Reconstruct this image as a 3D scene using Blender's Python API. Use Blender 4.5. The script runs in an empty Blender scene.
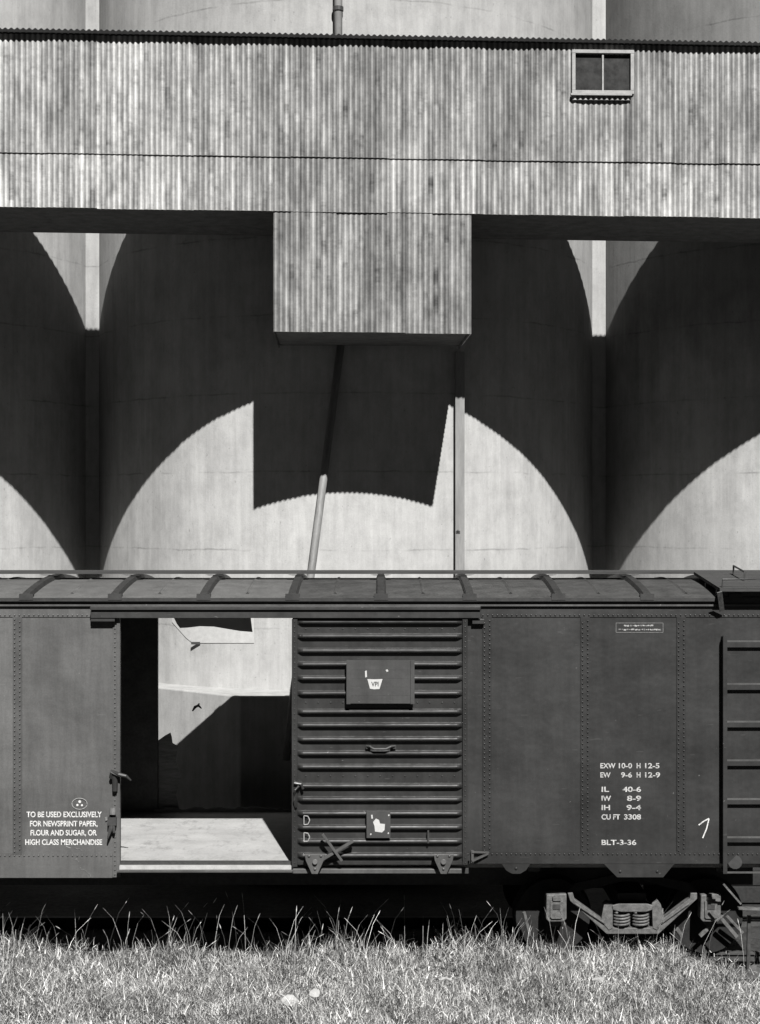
import bpy, math, random
import numpy as np
from mathutils import Vector, Matrix
random.seed(7)
rng = np.random.default_rng(11)
R = math.radians
S = bpy.context.scene
COL = S.collection

# ------------------------------------------------------------ camera
F, CX, CY, ZC = 1570.0, 380.0, 512.0, 5.08
cam = bpy.data.cameras.new('camera')
cam.sensor_fit = 'HORIZONTAL'
cam.sensor_width = 36.0
cam.lens = 36.0 * F / 760.0
cam.clip_start = 0.1
cam.clip_end = 4000
co = bpy.data.objects.new('camera', cam)
COL.objects.link(co)
co.location = (0, 0, ZC)
co.rotation_euler = (R(90), 0, 0)
S.camera = co
S.render.resolution_x = 760
S.render.resolution_y = 1024

# ------------------------------------------------------------ light
SX, SZ = 0.20, 1.04                       # sunlight travels (-SX, 1, -SZ)
w = bpy.data.worlds.new('World')
S.world = w
w.use_nodes = True
nt = w.node_tree
sky = nt.nodes.new('ShaderNodeTexSky')
sky.sky_type = 'NISHITA'
sky.sun_disc = False
sky.sun_elevation = math.atan2(SZ, math.hypot(SX, 1))
sky.sun_rotation = math.atan2(SX, -1)
sep = nt.nodes.new('ShaderNodeSeparateColor')     # red-filter style grey sky; green subtracted to weaken its fill light
nt.links.new(sky.outputs[0], sep.inputs[0])
bg = nt.nodes['Background']
mm = nt.nodes.new('ShaderNodeMath'); mm.operation = 'MULTIPLY'
nt.links.new(sep.outputs[1], mm.inputs[0]); mm.inputs[1].default_value = 0.90
ms = nt.nodes.new('ShaderNodeMath'); ms.operation = 'SUBTRACT'; ms.use_clamp = False
nt.links.new(sep.outputs[0], ms.inputs[0]); nt.links.new(mm.outputs[0], ms.inputs[1])
mx_ = nt.nodes.new('ShaderNodeMath'); mx_.operation = 'MAXIMUM'; mx_.inputs[1].default_value = 0.0
nt.links.new(ms.outputs[0], mx_.inputs[0])
nt.links.new(mx_.outputs[0], bg.inputs[0])
bg.inputs[1].default_value = 0.05
sl = bpy.data.lights.new('sun', 'SUN')
sl.energy = 5.0
sl.angle = R(0.5)
sl.color = (1.0, 0.99, 0.975)
so = bpy.data.objects.new('sun', sl)
COL.objects.link(so)
so.location = (5, -10, 40)
so.rotation_euler = Vector((-SX, 1, -SZ)).to_track_quat('-Z', 'Y').to_euler()
S.view_settings.view_transform = 'Standard'
S.view_settings.look = 'None'
S.view_settings.gamma = 1
S.view_settings.exposure = 1.32

# ------------------------------------------------------------ materials
class NT:
    def __init__(s, name, rough=0.8, spec=0.3):
        s.m = bpy.data.materials.new(name)
        s.m.use_nodes = True
        s.t = s.m.node_tree
        s.b = s.t.nodes['Principled BSDF']
        s.b.inputs['Roughness'].default_value = rough
        s.b.inputs['Specular IOR Level'].default_value = spec
        tc = s.t.nodes.new('ShaderNodeTexCoord')
        s.co = tc.outputs['Object']
    def n(s, k, **kw):
        a = s.t.nodes.new(k)
        for q, v in kw.items(): setattr(a, q, v)
        return a
    def l(s, a, b): s.t.links.new(a, b)
    def math(s, op, a, b=None, c=None):
        m = s.n('ShaderNodeMath', operation=op)
        for i, x in enumerate((a, b, c)):
            if x is None: continue
            if isinstance(x, (int, float)): m.inputs[i].default_value = x
            else: s.l(x, m.inputs[i])
        return m.outputs[0]
    def noise(s, scale, detail=4, rough=0.55, vec=(1, 1, 1), co=None, off=(0, 0, 0)):
        mp = s.n('ShaderNodeMapping')
        mp.inputs['Scale'].default_value = vec
        mp.inputs['Location'].default_value = off
        s.l(co or s.co, mp.inputs[0])
        n = s.n('ShaderNodeTexNoise')
        n.inputs['Scale'].default_value = scale
        n.inputs['Detail'].default_value = detail
        n.inputs['Roughness'].default_value = rough
        s.l(mp.outputs[0], n.inputs['Vector'])
        return n.outputs[0]
    def ramp(s, fac, a, b, lo=0.0, hi=1.0):
        m = s.n('ShaderNodeMapRange')
        m.inputs[1].default_value = a
        m.inputs[2].default_value = b
        m.inputs[3].default_value = lo
        m.inputs[4].default_value = hi
        s.l(fac, m.inputs[0])
        return m.outputs[0]
    def grey(s, v, tint=(1, 0.995, 0.975)):
        v = s.math('MULTIPLY', v, 0.45)
        c = s.n('ShaderNodeCombineColor')
        for i in range(3): s.l(s.math('MULTIPLY', v, tint[i]), c.inputs[i])
        s.l(c.outputs[0], s.b.inputs['Base Color'])
    def bump(s, h, strength=0.3, dist=0.01):
        b = s.n('ShaderNodeBump')
        b.inputs['Strength'].default_value = strength
        b.inputs['Distance'].default_value = dist
        s.l(h, b.inputs['Height'])
        s.l(b.outputs[0], s.b.inputs['Normal'])

def simple(name, v, rough=0.7, var=0.25, scale=9, spec=0.3, vec=(1, 1, 1), bump=0.0):
    q = NT(name, rough, spec)
    n1 = q.noise(scale, 5, 0.6, vec)
    n2 = q.noise(scale * 7, 3, 0.6, vec, off=(3, 7, 1))
    a = q.ramp(n1, 0.25, 0.75, v * (1 - var), v * (1 + var))
    b = q.ramp(n2, 0.3, 0.7, 1 - var * 0.5, 1 + var * 0.5)
    q.grey(q.math('MULTIPLY', a, b))
    if bump: q.bump(n2, bump, 0.01)
    return q.m

def paint(name, v, rough=0.5, chips=0.5):
    """old boxcar paint: faded sheets, faint vertical wash marks, a few chips"""
    q = NT(name, rough, 0.32)
    big = q.ramp(q.noise(1.3, 4, 0.6), 0.3, 0.7, 0.84, 1.16)
    run = q.ramp(q.noise(8, 6, 0.68, (1, 1, 0.10), off=(5, 1, 2)), 0.3, 0.7, 0.78, 1.20)
    fine = q.ramp(q.noise(60, 3, 0.6, off=(1, 1, 9)), 0.3, 0.7, 0.9, 1.1)
    sp = q.noise(14, 3, 0.7, off=(9, 2, 4))
    chip = q.ramp(sp, 0.70, 0.74, 0, chips)
    sc = q.ramp(q.noise(11, 2, 0.5, (0.5, 1, 2.5), off=(2, 12, 4)), 0.71, 0.74, 0, 0.10 * chips)
    base = q.math('MULTIPLY', q.math('MULTIPLY', q.math('MULTIPLY', big, run), fine), v)
    tot = q.math('ADD', q.math('ADD', base, q.math('MULTIPLY', chip, 0.22)), q.math('MULTIPLY', sc, 0.4))
    q.grey(tot)
    q.l(q.ramp(big, 0.8, 1.2, rough - 0.08, rough + 0.12), q.b.inputs['Roughness'])
    q.bump(q.noise(2.6, 3, 0.5, (1, 1, 1), off=(0, 5, 0)), 0.6, 0.03)
    return q.m

def concrete(name, v=0.5, joints=True, upper=0.86):
    q = NT(name, 0.9, 0.15)
    big = q.ramp(q.noise(0.55, 5, 0.6), 0.3, 0.7, 0.94, 1.05)
    st = q.ramp(q.noise(3.2, 5, 0.65, (1, 1, 0.10), off=(4, 4, 0)), 0.3, 0.72, 1.07, 0.82)
    st2 = q.ramp(q.noise(13, 4, 0.7, (1, 1, 0.05), off=(1, 8, 0)), 0.3, 0.75, 1.05, 0.88)
    mott = q.ramp(q.noise(3.5, 7, 0.75, (1, 1, 0.7), off=(7, 1, 0)), 0.42, 0.72, 1.05, 0.80)
    gr = q.ramp(q.noise(70, 3, 0.6), 0.3, 0.7, 0.95, 1.04)
    pit = q.ramp(q.noise(26, 2, 0.5, (1, 1, 0.6), off=(11, 2, 3)), 0.70, 0.76, 1.0, 0.72)
    t = q.math('MULTIPLY', big, st)
    for x in (st2, mott, gr, pit): t = q.math('MULTIPLY', t, x)
    if joints:
        xyz = q.n('ShaderNodeSeparateXYZ')
        q.l(q.co, xyz.inputs[0])
        wob = q.ramp(q.noise(2.5, 3, 0.6, off=(3, 3, 3)), 0, 1, -0.035, 0.035)
        z = q.math('ADD', xyz.outputs[2], wob)
        md = q.math('PINGPONG', q.math('ADD', z, -0.10), 0.555)       # a pour line about every 1.1 m
        line = q.ramp(md, 0.0, 0.018, 1, 0)
        brk = q.ramp(q.noise(1.7, 4, 0.7, (1, 1, 0.6), off=(5, 0, 2)), 0.42, 0.62, 0, 1)
        line = q.math('MULTIPLY', line, brk)
        band = q.ramp(md, 0.0, 0.16, 1, 0)
        bandn = q.ramp(q.noise(9, 4, 0.7, (1, 1, 0.5), off=(8, 6, 1)), 0.5, 0.7, 0, 1)
        band = q.math('MULTIPLY', q.math('MULTIPLY', band, bandn), brk)
        t = q.math('MULTIPLY', t, q.math('SUBTRACT', 1, q.math('MULTIPLY', line, 0.38)))
        t = q.math('MULTIPLY', t, q.math('SUBTRACT', 1, q.math('MULTIPLY', band, 0.24)))
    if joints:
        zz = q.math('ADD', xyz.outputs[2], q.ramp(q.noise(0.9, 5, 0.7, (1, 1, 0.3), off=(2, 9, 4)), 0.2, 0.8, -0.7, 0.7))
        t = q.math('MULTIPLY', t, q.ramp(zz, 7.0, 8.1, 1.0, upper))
    q.grey(q.math('MULTIPLY', t, v))
    q.bump(q.noise(38, 4, 0.6), 0.25, 0.008)
    return q.m

PITCH = 0.0685
def galvanised(name, v=0.42):
    """weathered corrugated iron: bright spangle, dirt in single flutes, rust runs, dark patches"""
    q = NT(name, 0.62, 0.35)
    oi = q.n('ShaderNodeObjectInfo')
    uv = q.n('ShaderNodeUVMap', uv_map='UVMap')
    xyz = q.n('ShaderNodeSeparateXYZ')
    q.l(uv.outputs[0], xyz.inputs[0])
    cell = q.math('FLOOR', q.math('MULTIPLY', xyz.outputs[0], 1 / PITCH))
    wn = q.n('ShaderNodeTexWhiteNoise', noise_dimensions='1D')
    q.l(cell, wn.inputs['W'])
    per = q.ramp(wn.outputs[0], 0, 1, 0.68, 1.15)
    sheet = q.ramp(oi.outputs['Random'], 0, 1, 0.76, 1.12)
    uvo = uv.outputs[0]
    cq = q.n('ShaderNodeCombineXYZ')                     # every flute runs and rusts on its own
    q.l(q.math('MULTIPLY', cell, 1.731), cq.inputs[0]); q.l(xyz.outputs[1], cq.inputs[1]); q.l(q.math('MULTIPLY', xyz.outputs[0], 0.6), cq.inputs[2])
    flute = cq.outputs[0]
    run = q.noise(1.0, 6, 0.72, (1, 1.6, 1), co=flute)
    run = q.ramp(run, 0.36, 0.66, 1.20, 0.52)
    pat = q.noise(1.5, 8, 0.74, (1, 0.42, 1), co=uvo, off=(0.3, 4.2, 0))
    pat = q.ramp(pat, 0.42, 0.66, 1.10, 0.62)
    smut = q.noise(1.0, 5, 0.72, (1, 1.9, 1), co=flute, off=(9, 1, 0))
    smut = q.ramp(smut, 0.56, 0.72, 1.0, 0.30)
    uw = q.math('ADD', xyz.outputs[0], q.ramp(q.noise(1.1, 5, 0.7, (1, 0.5, 1), co=uvo, off=(4, 4, 0)), 0.2, 0.8, -1.8, 1.8))
    stain = q.math('MULTIPLY', q.ramp(uw, -3.2, -0.8, 1.0, 0.74), q.ramp(uw, 2.6, 4.0, 1.0, 1.28))
    smut = q.math('MULTIPLY', smut, stain)
    gr = q.ramp(q.noise(85, 3, 0.7, (1, 0.5, 1), co=uvo), 0.3, 0.7, 0.86, 1.12)
    # dirt in the flute valleys, darkened further to paint in the corrugation's shading
    ph = q.math('MULTIPLY', xyz.outputs[0], 2 * math.pi / PITCH)
    val = q.ramp(q.math('COSINE', ph), -1, 1, 0.0, 1.0)
    dirt_shade = q.ramp(q.noise(6, 4, 0.7, (1, 0.25, 1), co=uvo, off=(2, 2, 0)), 0.3, 0.7, 0.30, 0.80)
    val = q.math('SUBTRACT', 1, q.math('MULTIPLY', val, dirt_shade))
    t = q.math('MULTIPLY', per, sheet)
    for x in (run, pat, smut, gr, val): t = q.math('MULTIPLY', t, x)
    q.grey(q.math('MINIMUM', q.math('MULTIPLY', t, v * 1.32), 0.85))
    return q.m

M = dict(
    concrete=concrete('silo_concrete', 0.62),
    concrete_r=concrete('right_silo_concrete', 0.60, True, 0.50),  # right silo, tone drops to darker on the upper wall
    concrete2=concrete('base_concrete', 0.58, False),
    tin=galvanised('corrugated_iron', 0.60),
    tin_low=galvanised('corrugated_iron_lower', 0.66),
    darktin=simple('roof_iron', 0.022, 0.85, 0.3, 9, 0.1),
    timber=simple('dark_timber', 0.20, 0.9, 0.4, 6, vec=(1, 1, 6)),
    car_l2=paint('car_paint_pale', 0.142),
    car_l=paint('car_paint_left', 0.122),  # panel tones step from pale at the left to dark at the right
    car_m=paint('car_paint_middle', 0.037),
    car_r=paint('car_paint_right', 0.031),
    car_door=paint('car_paint_door', 0.042, 0.34, 0.9),
    car_trim=paint('car_paint_trim', 0.042, 0.5),
    track_bar=paint('track_bar_worn', 0.11, 0.4, 0.8),
    roof=simple('roof_sheet_paint', 0.085, 0.5, 0.4, 5, vec=(1, 1, 1)),
    roof_pale=simple('pale_roof_sheet_paint', 0.155, 0.5, 0.25, 5),  # paler tone for the roof sheets towards the left
    roof_seam=simple('roof_seam_paint', 0.045, 0.55, 0.35, 9),
    plank=simple('weathered_plank', 0.06, 0.85, 0.35, 12, vec=(0.15, 2, 2), bump=0.3),
    iron=simple('black_iron', 0.06, 0.55, 0.4, 20),
    wornsteel=simple('dusty_cast_steel', 0.14, 0.6, 0.55, 20, bump=0.3),
    liner=simple('dark_liner', 0.11, 0.95, 0.3, 5, 0.05),
    floor=simple('worn_car_floor', 0.52, 0.85, 0.24, 2.6, 0.15, vec=(1.5, 0.8, 1), bump=0.2),
    floor_=None,
    sill=simple('worn_sill_steel', 0.55, 0.6, 0.2, 12),
    white=None, white_=simple('white_stencil_paint', 0.62, 0.8, 0.25, 30),
    white2=None, white2_=simple('worn_stencil_paint', 0.40, 0.8, 0.4, 22),
    litter=simple('dusty_paper', 0.50, 0.9, 0.2, 20),
    chalk=simple('chalk', 0.45, 0.9, 0.4, 40),
    faint=simple('faint_chalk', 0.22, 0.9, 0.4, 40),
    paper=simple('white_paper', 0.66, 0.8, 0.12, 15),
    board=paint('route_board', 0.06, 0.6, 0.5),
    frame=simple('window_frame_paint', 0.42, 0.75, 0.25, 12),
    pipe=simple('grey_pipe', 0.27, 0.6, 0.3, 12, vec=(1, 1, 0.2)),
    steel=simple('column_steel', 0.30, 0.6, 0.25, 7, vec=(1, 1, 0.15)),
    drain=simple('pale_downpipe', 0.50, 0.7, 0.15, 6),
    wheel=simple('shade_dark_wheel', 0.022, 0.75, 0.5, 9, 0.2),  # near black, with the shade under the car put into the colour
    rail=simple('rail_steel', 0.07, 0.75, 0.4, 12, 0.2),
    tie=simple('sleeper_wood', 0.03, 0.95, 0.4, 8, vec=(4, .5, 4)),
    canvas=simple('canvas_cloth', 0.62, 0.9, 0.1, 5),
    rock=simple('dark_stone', 0.09, 0.9, 0.5, 7, bump=0.5),
)
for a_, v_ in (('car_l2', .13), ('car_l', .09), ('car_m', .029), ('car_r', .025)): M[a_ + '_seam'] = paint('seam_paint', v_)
for nm_, hi_, lo_ in (('white', .90, .38), ('white2', .66, .22)):
    g = NT('worn_' + nm_ + '_stencil', 0.85, 0.1)
    g.grey(g.ramp(g.noise(42, 4, 0.7), 0.47, 0.66, hi_, lo_))
    M[nm_] = g.m
g = NT('window_glass', 0.25, 0.5)
g.grey(g.ramp(g.noise(5, 5, 0.7), 0.35, 0.7, 0.01, 0.07))
M['glass'] = g.m
g = NT('stained_car_floor', 0.85, 0.15)
a = g.ramp(g.noise(1.6, 6, 0.7, (1, 1.6, 1)), 0.35, 0.68, 0.56, 0.42)
b = g.ramp(g.noise(5, 6, 0.75, (1.4, 0.7, 1), off=(3, 1, 0)), 0.52, 0.70, 1.0, 0.66)
c = g.ramp(g.noise(40, 4, 0.7), 0.3, 0.7, 0.9, 1.08)
g.grey(g.math('MULTIPLY', g.math('MULTIPLY', a, b), c))
M['floor'] = g.m
g = NT('dry_ground', 0.95, 0.1)
a = g.ramp(g.noise(0.9, 6, 0.65), 0.3, 0.7, 0.035, 0.09)
b = g.ramp(g.noise(14, 5, 0.7), 0.3, 0.7, 0.6, 1.35)
g.grey(g.math('MULTIPLY', a, b))
g.bump(g.noise(18, 5, 0.7), 0.8, 0.04)
M['ground'] = g.m
g = NT('dry_grass', 0.75, 0.25)
geo = g.n('ShaderNodeNewGeometry')
v1 = g.ramp(g.math('POWER', geo.outputs['Random Per Island'], 1.8), 0, 1, 0.07, 1.5)
pt = g.ramp(g.noise(1.7, 6, 0.7, (1, 0.8, 1)), 0.36, 0.64, 0.42, 1.12)
g.grey(g.math('MULTIPLY', v1, pt))
M['grass'] = g.m

# ------------------------------------------------------------ mesh helpers
class MB:
    def __init__(s): s.v = []; s.f = []; s.uv = None
    def add(s, vs, fs):
        o = len(s.v)
        s.v += [tuple(p) for p in vs]
        s.f += [tuple(i + o for i in q) for q in fs]
        return s
    def box(s, x0, x1, y0, y1, z0, z1, T=None):
        vs = [(x0, y0, z0), (x1, y0, z0), (x1, y1, z0), (x0, y1, z0), (x0, y0, z1), (x1, y0, z1), (x1, y1, z1), (x0, y1, z1)]
        if T: vs = [T(*p) for p in vs]
        return s.add(vs, [(0, 3, 2, 1), (4, 5, 6, 7), (0, 1, 5, 4), (1, 2, 6, 5), (2, 3, 7, 6), (3, 0, 4, 7)])
    def bar(s, a, b, wd, ht, up=(0, 0, 1)):
        a = Vector(a); b = Vector(b); d = (b - a).normalized()
        u = Vector(up)
        r = d.cross(u).normalized(); u = r.cross(d).normalized()
        vs = []
        for p in (a, b):
            for i, j in ((-1, -1), (1, -1), (1, 1), (-1, 1)):
                vs.append(p + r * (i * wd / 2) + u * (j * ht / 2))
        return s.add(vs, [(0, 1, 2, 3), (7, 6, 5, 4), (0, 4, 5, 1), (1, 5, 6, 2), (2, 6, 7, 3), (3, 7, 4, 0)])
    def tube(s, pts, r, n=12, caps=True):
        pts = [Vector(p) for p in pts]
        rs = r if isinstance(r, (list, tuple)) else [r] * len(pts)
        o = len(s.v)
        ref = Vector((0, 0, 1)) if abs((pts[1] - pts[0]).normalized().z) < 0.9 else Vector((1, 0, 0))
        for i, p in enumerate(pts):
            d = (pts[min(i + 1, len(pts) - 1)] - pts[max(i - 1, 0)]).normalized()
            a = d.cross(ref).normalized(); b = a.cross(d)
            for k in range(n):
                t = 2 * math.pi * k / n
                s.v.append(tuple(p + (a * math.cos(t) + b * math.sin(t)) * rs[i]))
        for i in range(len(pts) - 1):
            for k in range(n):
                s.f.append((o + i * n + k, o + i * n + (k + 1) % n, o + (i + 1) * n + (k + 1) % n, o + (i + 1) * n + k))
        if caps:
            s.f.append(tuple(o + k for k in range(n))[::-1])
            s.f.append(tuple(o + (len(pts) - 1) * n + k for k in range(n)))
        return s
    def prism_y(s, pts, y0, y1):
        """outline in x,z given thickness in y"""
        n = len(pts)
        vs = [(x, y0, z) for x, z in pts] + [(x, y1, z) for x, z in pts]
        fs = [tuple(range(n)), tuple(range(2 * n - 1, n - 1, -1))]
        fs += [(i, i + n, (i + 1) % n + n, (i + 1) % n) for i in range(n)]
        return s.add(vs, fs)
    def prism_z(s, pts, z0, z1):
        n = len(pts)
        vs = [(x, y, z0) for x, y in pts] + [(x, y, z1) for x, y in pts]
        fs = [tuple(range(n))[::-1], tuple(range(n, 2 * n))]
        fs += [(i, (i + 1) % n, (i + 1) % n + n, i + n) for i in range(n)]
        return s.add(vs, fs)
    def rivet(s, x, y, z, r=0.012, h=0.014):
        o = len(s.v)
        for rr, hh in ((r, 0), (r * .75, h * .75)):
            for k in range(7):
                t = 2 * math.pi * k / 7
                s.v.append((x + rr * math.cos(t), y - hh, z + rr * math.sin(t)))
        s.v.append((x, y - h, z))
        for k in range(7):
            j = (k + 1) % 7
            s.f.append((o + k, o + j, o + 7 + j, o + 7 + k))
            s.f.append((o + 7 + k, o + 7 + j, o + 14))
        return s
    def build(s, name, mat, parent=None, smooth=False, bevel=0):
        me = bpy.data.meshes.new(name)
        me.from_pydata(s.v, [], s.f)
        me.materials.append(mat)
        if smooth:
            me.polygons.foreach_set('use_smooth', [True] * len(me.polygons))
        o = bpy.data.objects.new(name, me)
        COL.objects.link(o)
        if parent is not None:
            o.parent = parent
            o.location = -PW(parent)
        if bevel:
            b = o.modifiers.new('bevel', 'BEVEL')
            b.width = bevel; b.segments = 2; b.limit_method = 'ANGLE'
        return o

def PW(o):
    v = Vector(o.location)
    while o.parent is not None:
        o = o.parent
        v = v + Vector(o.location)
    return v

def tag(o, label=None, cat=None, group=None, kind=None):
    if label: o['label'] = label
    if cat: o['category'] = cat
    if group: o['group'] = group
    if kind: o['kind'] = kind
    return o

def empty(name, loc, label, cat, group=None):
    o = bpy.data.objects.new(name, None)
    o.empty_display_size = 0.3
    COL.objects.link(o)
    o.location = loc
    return tag(o, label, cat, group)

def P(x, y, Y):
    """metres from a measurement at a known distance"""
    return ((x - CX) * Y / F, Y, ZC + (CY - y) * Y / F)

# ------------------------------------------------------------ ground
GZ = 0.0
gb = MB()
n = 60
xs = sorted(set([-1500, -400, -120, -40] + list(np.linspace(-14, 14, 90)) + [40, 120, 400, 1500]))
ys = sorted(set([-600, -100, -20, 5] + list(np.linspace(13, 30, 70)) + [60, 150, 500, 2500]))
def gh(x, y):
    if not (-14 < x < 14 and 13 < y < 21.0): return 0.0
    return 0.02 * math.sin(x * 1.7 + y) + 0.015 * math.sin(3.1 * x - 2 * y)
vs = [(x, y, gh(x, y)) for y in ys for x in xs]
nx = len(xs)
fs = [(j * nx + i, j * nx + i + 1, (j + 1) * nx + i + 1, (j + 1) * nx + i) for j in range(len(ys) - 1) for i in range(nx - 1)]
tag(gb.add(vs, fs).build('ground', M['ground'], smooth=True), kind='structure')

# ------------------------------------------------------------ silos
YG = 20.1
PSI = 0.031
cs, sn = math.cos(PSI), math.sin(PSI)
SLOPE = -0.009
def G(u, v, z): return (u * cs - v * sn, YG + u * sn + v * cs, z)
def UV_of(X, Y):
    dx, dy = X, Y - YG
    return dx * cs + dy * sn, -dx * sn + dy * cs
XC, YC, RS, SP = -0.561, 26.16, 4.085, 8.09
uc, vc = UV_of(XC, YC)
ZTOP = 17.0
labs = ['pale concrete silo on the left, lit in a curved wedge beyond the warning text panel',
        'middle concrete silo with the leaning pipe and steel column standing before it',
        'pale concrete silo on the right, its left flank dim in the bright funnel shape']
LEDGE = ZC - 2.512
for k in (-1, 0, 1):
    cu = uc + k * SP
    c0 = G(cu, vc, 0)
    e = empty('grain_silo', c0, labs[k + 1], 'silo', 'row of concrete grain silos')
    m = MB()
    N = 220
    vs = []; fs = []
    for j, z in enumerate((LEDGE - 0.4, ZTOP)):
        for i in range(N):
            t = 2 * math.pi * i / N
            vs.append((c0[0] + RS * math.cos(t), c0[1] + RS * math.sin(t), z))
    fs = [(i, (i + 1) % N, N + (i + 1) % N, N + i) for i in range(N)] + [tuple(range(N, 2 * N))]
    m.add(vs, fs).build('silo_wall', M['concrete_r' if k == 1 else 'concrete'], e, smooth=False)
    # footing: a wider block with a flat front, canted cheeks and a narrow ledge on top
    vf = vc - RS - 0.645
    pts = [(-1.48, vf), (1.48, vf), (2.8, vf + 1.22), (3.98, vf + 2.9), (3.98, vc + 3.4), (-3.98, vc + 3.4), (-3.98, vf + 2.9), (-2.8, vf + 1.22)]
    m = MB()
    m.prism_z([G(cu + a, b, 0)[:2] for a, b in pts], -0.2, LEDGE)
    m.build('silo_footing', M['concrete2'], e, bevel=0.02)
    m = MB()
    m.prism_z([G(cu + 4.3 * math.cos(2 * math.pi * i / 64), vc + 4.3 * math.sin(2 * math.pi * i / 64), 0)[:2] for i in range(64)], ZTOP + 0.004, ZTOP + 0.35)
    m.build('roof_slab', M['concrete2'], e)
for px, lab in ((94, 'narrow flat concrete strip filling the joint between left and middle silos'),
                (600, 'narrow flat concrete strip filling the joint between middle and right silos')):
    Y = 24.95 if px < 300 else 25.2
    X = (px - CX) * Y / F
    u, v = UV_of(X, Y)
    m = MB()
    m.box(u - 0.135, u + (0.135 if px < 300 else 0.20), v, v + 0.9, -0.2, ZTOP - 0.1, G)
    tag(m.build('concrete_pilaster', M['concrete']), lab, 'pilaster', 'strips between the silos')

# ------------------------------------------------------------ corrugated gallery
H_B, H_D, H_L, H_T = ZC + 3.836, ZC + 2.297, ZC + 4.53, ZC + 6.075
GD = 1.90
UA, UB = -9.3, 9.3
gal = empty('conveyor_gallery', G(0, 0.9, H_B), 'long shed of stained corrugated iron bridging across the silo fronts', 'gallery')
def sheet(u0, u1, z0, z1, vface, T=G, hole=None, ph=0.0, seed=0, flip=1):
    """one corrugated sheet in the plane v=vface; z bounds are functions of u"""
    m = MB()
    rr = random.Random(seed)
    step = PITCH / 8
    nu = max(2, int(round((u1 - u0) / step)))
    us = [u0 + (u1 - u0) * i / nu for i in range(nu + 1)]
    fr = [0, 0.25, 0.5, 0.75, 1.0]
    if hole:
        a = (hole[2] - z0(hole[0])) / (z1(hole[0]) - z0(hole[0])); b = (hole[3] - z0(hole[0])) / (z1(hole[0]) - z0(hole[0]))
        fr = sorted(set([x for x in fr if abs(x - a) > .03 and abs(x - b) > .03] + [a, b]))
    dent = [rr.uniform(-0.002, 0.002) for _ in fr]
    tb = rr.uniform(-0.006, 0.006); tt = rr.uniform(-0.006, 0.006)
    o0 = rr.uniform(0, 40)
    uvs = []
    for j, q in enumerate(fr):
        for u in us:
            zz0 = z0(u) + tb; zz1 = z1(u) + tt
            z = zz0 + (zz1 - zz0) * q
            v = vface + 0.0095 * math.cos(2 * math.pi * u / PITCH) + dent[j]
            m.v.append(T(u, v, z)); uvs.append((u, z))
    n = len(us)
    for j in range(len(fr) - 1):
        for i in range(n - 1):
            if hole and hole[0] < (us[i] + us[i + 1]) / 2 < hole[1] and hole[2] < z0(0) + (z1(0) - z0(0)) * (fr[j] + fr[j + 1]) / 2 < hole[3]: continue
            m.f.append((j * n + i, j * n + i + 1, (j + 1) * n + i + 1, (j + 1) * n + i))
    m.uv = uvs
    return m
def build_sheet(m, name, parent, mat='tin'):
    o = m.build(name, M[mat], parent, smooth=True)
    me = o.data
    uvl = me.uv_layers.new(name='UVMap')
    li = np.empty(len(me.loops), dtype=np.int32)
    me.loops.foreach_get('vertex_index', li)
    uv = np.array(m.uv, dtype=np.float32)[li]
    uvl.data.foreach_set('uv', uv.ravel())
    return o
def lin(h): return lambda u: h + SLOPE * u
def u_at(px, v=0.0):
    d = (px - CX) / F
    # G(u,v) with X = d*Y
    return (d * (YG + v * cs) + v * sn) / (cs - d * sn)
def Yu(u): return YG + u * sn
# window opening
wu0, wu1 = u_at(575), u_at(630)
wz0, wz1 = ZC + (CY - 91) * Yu(wu0) / F, ZC + (CY - 54) * Yu(wu0) / F
W9 = PITCH * 9
k = 0
for row, (a, b, vf, w_, off) in enumerate(((H_B, H_L + 0.10, 0.006, W9, 0.31), (H_L, H_T - 0.01, -0.011, W9 * 1.0, 0.0))):
    u = u_at(143) - 14 * W9 if row == 1 else u_at(143) - 14 * W9 - W9 * 0.0
    while u < UB:
        u1 = u + w_
        hole = (wu0, wu1, wz0, wz1) if row == 1 and u1 > wu0 and u < wu1 else None
        m = sheet(max(u, UA), min(u1 + PITCH * 0.5, UB), lin(a), lin(b), vf + (0.009 if k % 2 else 0), hole=hole, seed=k + 31)
        build_sheet(m, 'cladding_sheet', gal, 'tin' if row else 'tin_low')
        u = u1; k += 1
# inner structure: floor, back wall, ends, ceiling
def lb(m, u0, u1, v0, v1, h0, h1):
    vs = []
    for h in (h0, h1):
        for (a, b) in ((u0, v0), (u1, v0), (u1, v1), (u0, v1)):
            vs.append(G(a, b, h + SLOPE * a))
    m.add(vs, [(0, 3, 2, 1), (4, 5, 6, 7), (0, 1, 5, 4), (1, 2, 6, 5), (2, 3, 7, 6), (3, 0, 4, 7)])
    return m
lb(MB(), UA, UB, 0.03, GD, H_B + 0.012, H_B + 0.10).build('floor_deck', M['timber'], gal)
lb(MB(), UA, UB, GD - 0.06, GD, H_B + 0.104, H_T - 0.03).build('rear_wall', M['timber'], gal)
lb(MB(), UA, UA + 0.06, 0.04, GD - 0.064, H_B + 0.104, H_T - 0.03).build('end_wall', M['timber'], gal)
lb(MB(), UB - 0.06, UB, 0.04, GD - 0.064, H_B + 0.104, H_T - 0.03).build('end_wall', M['timber'], gal)
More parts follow.
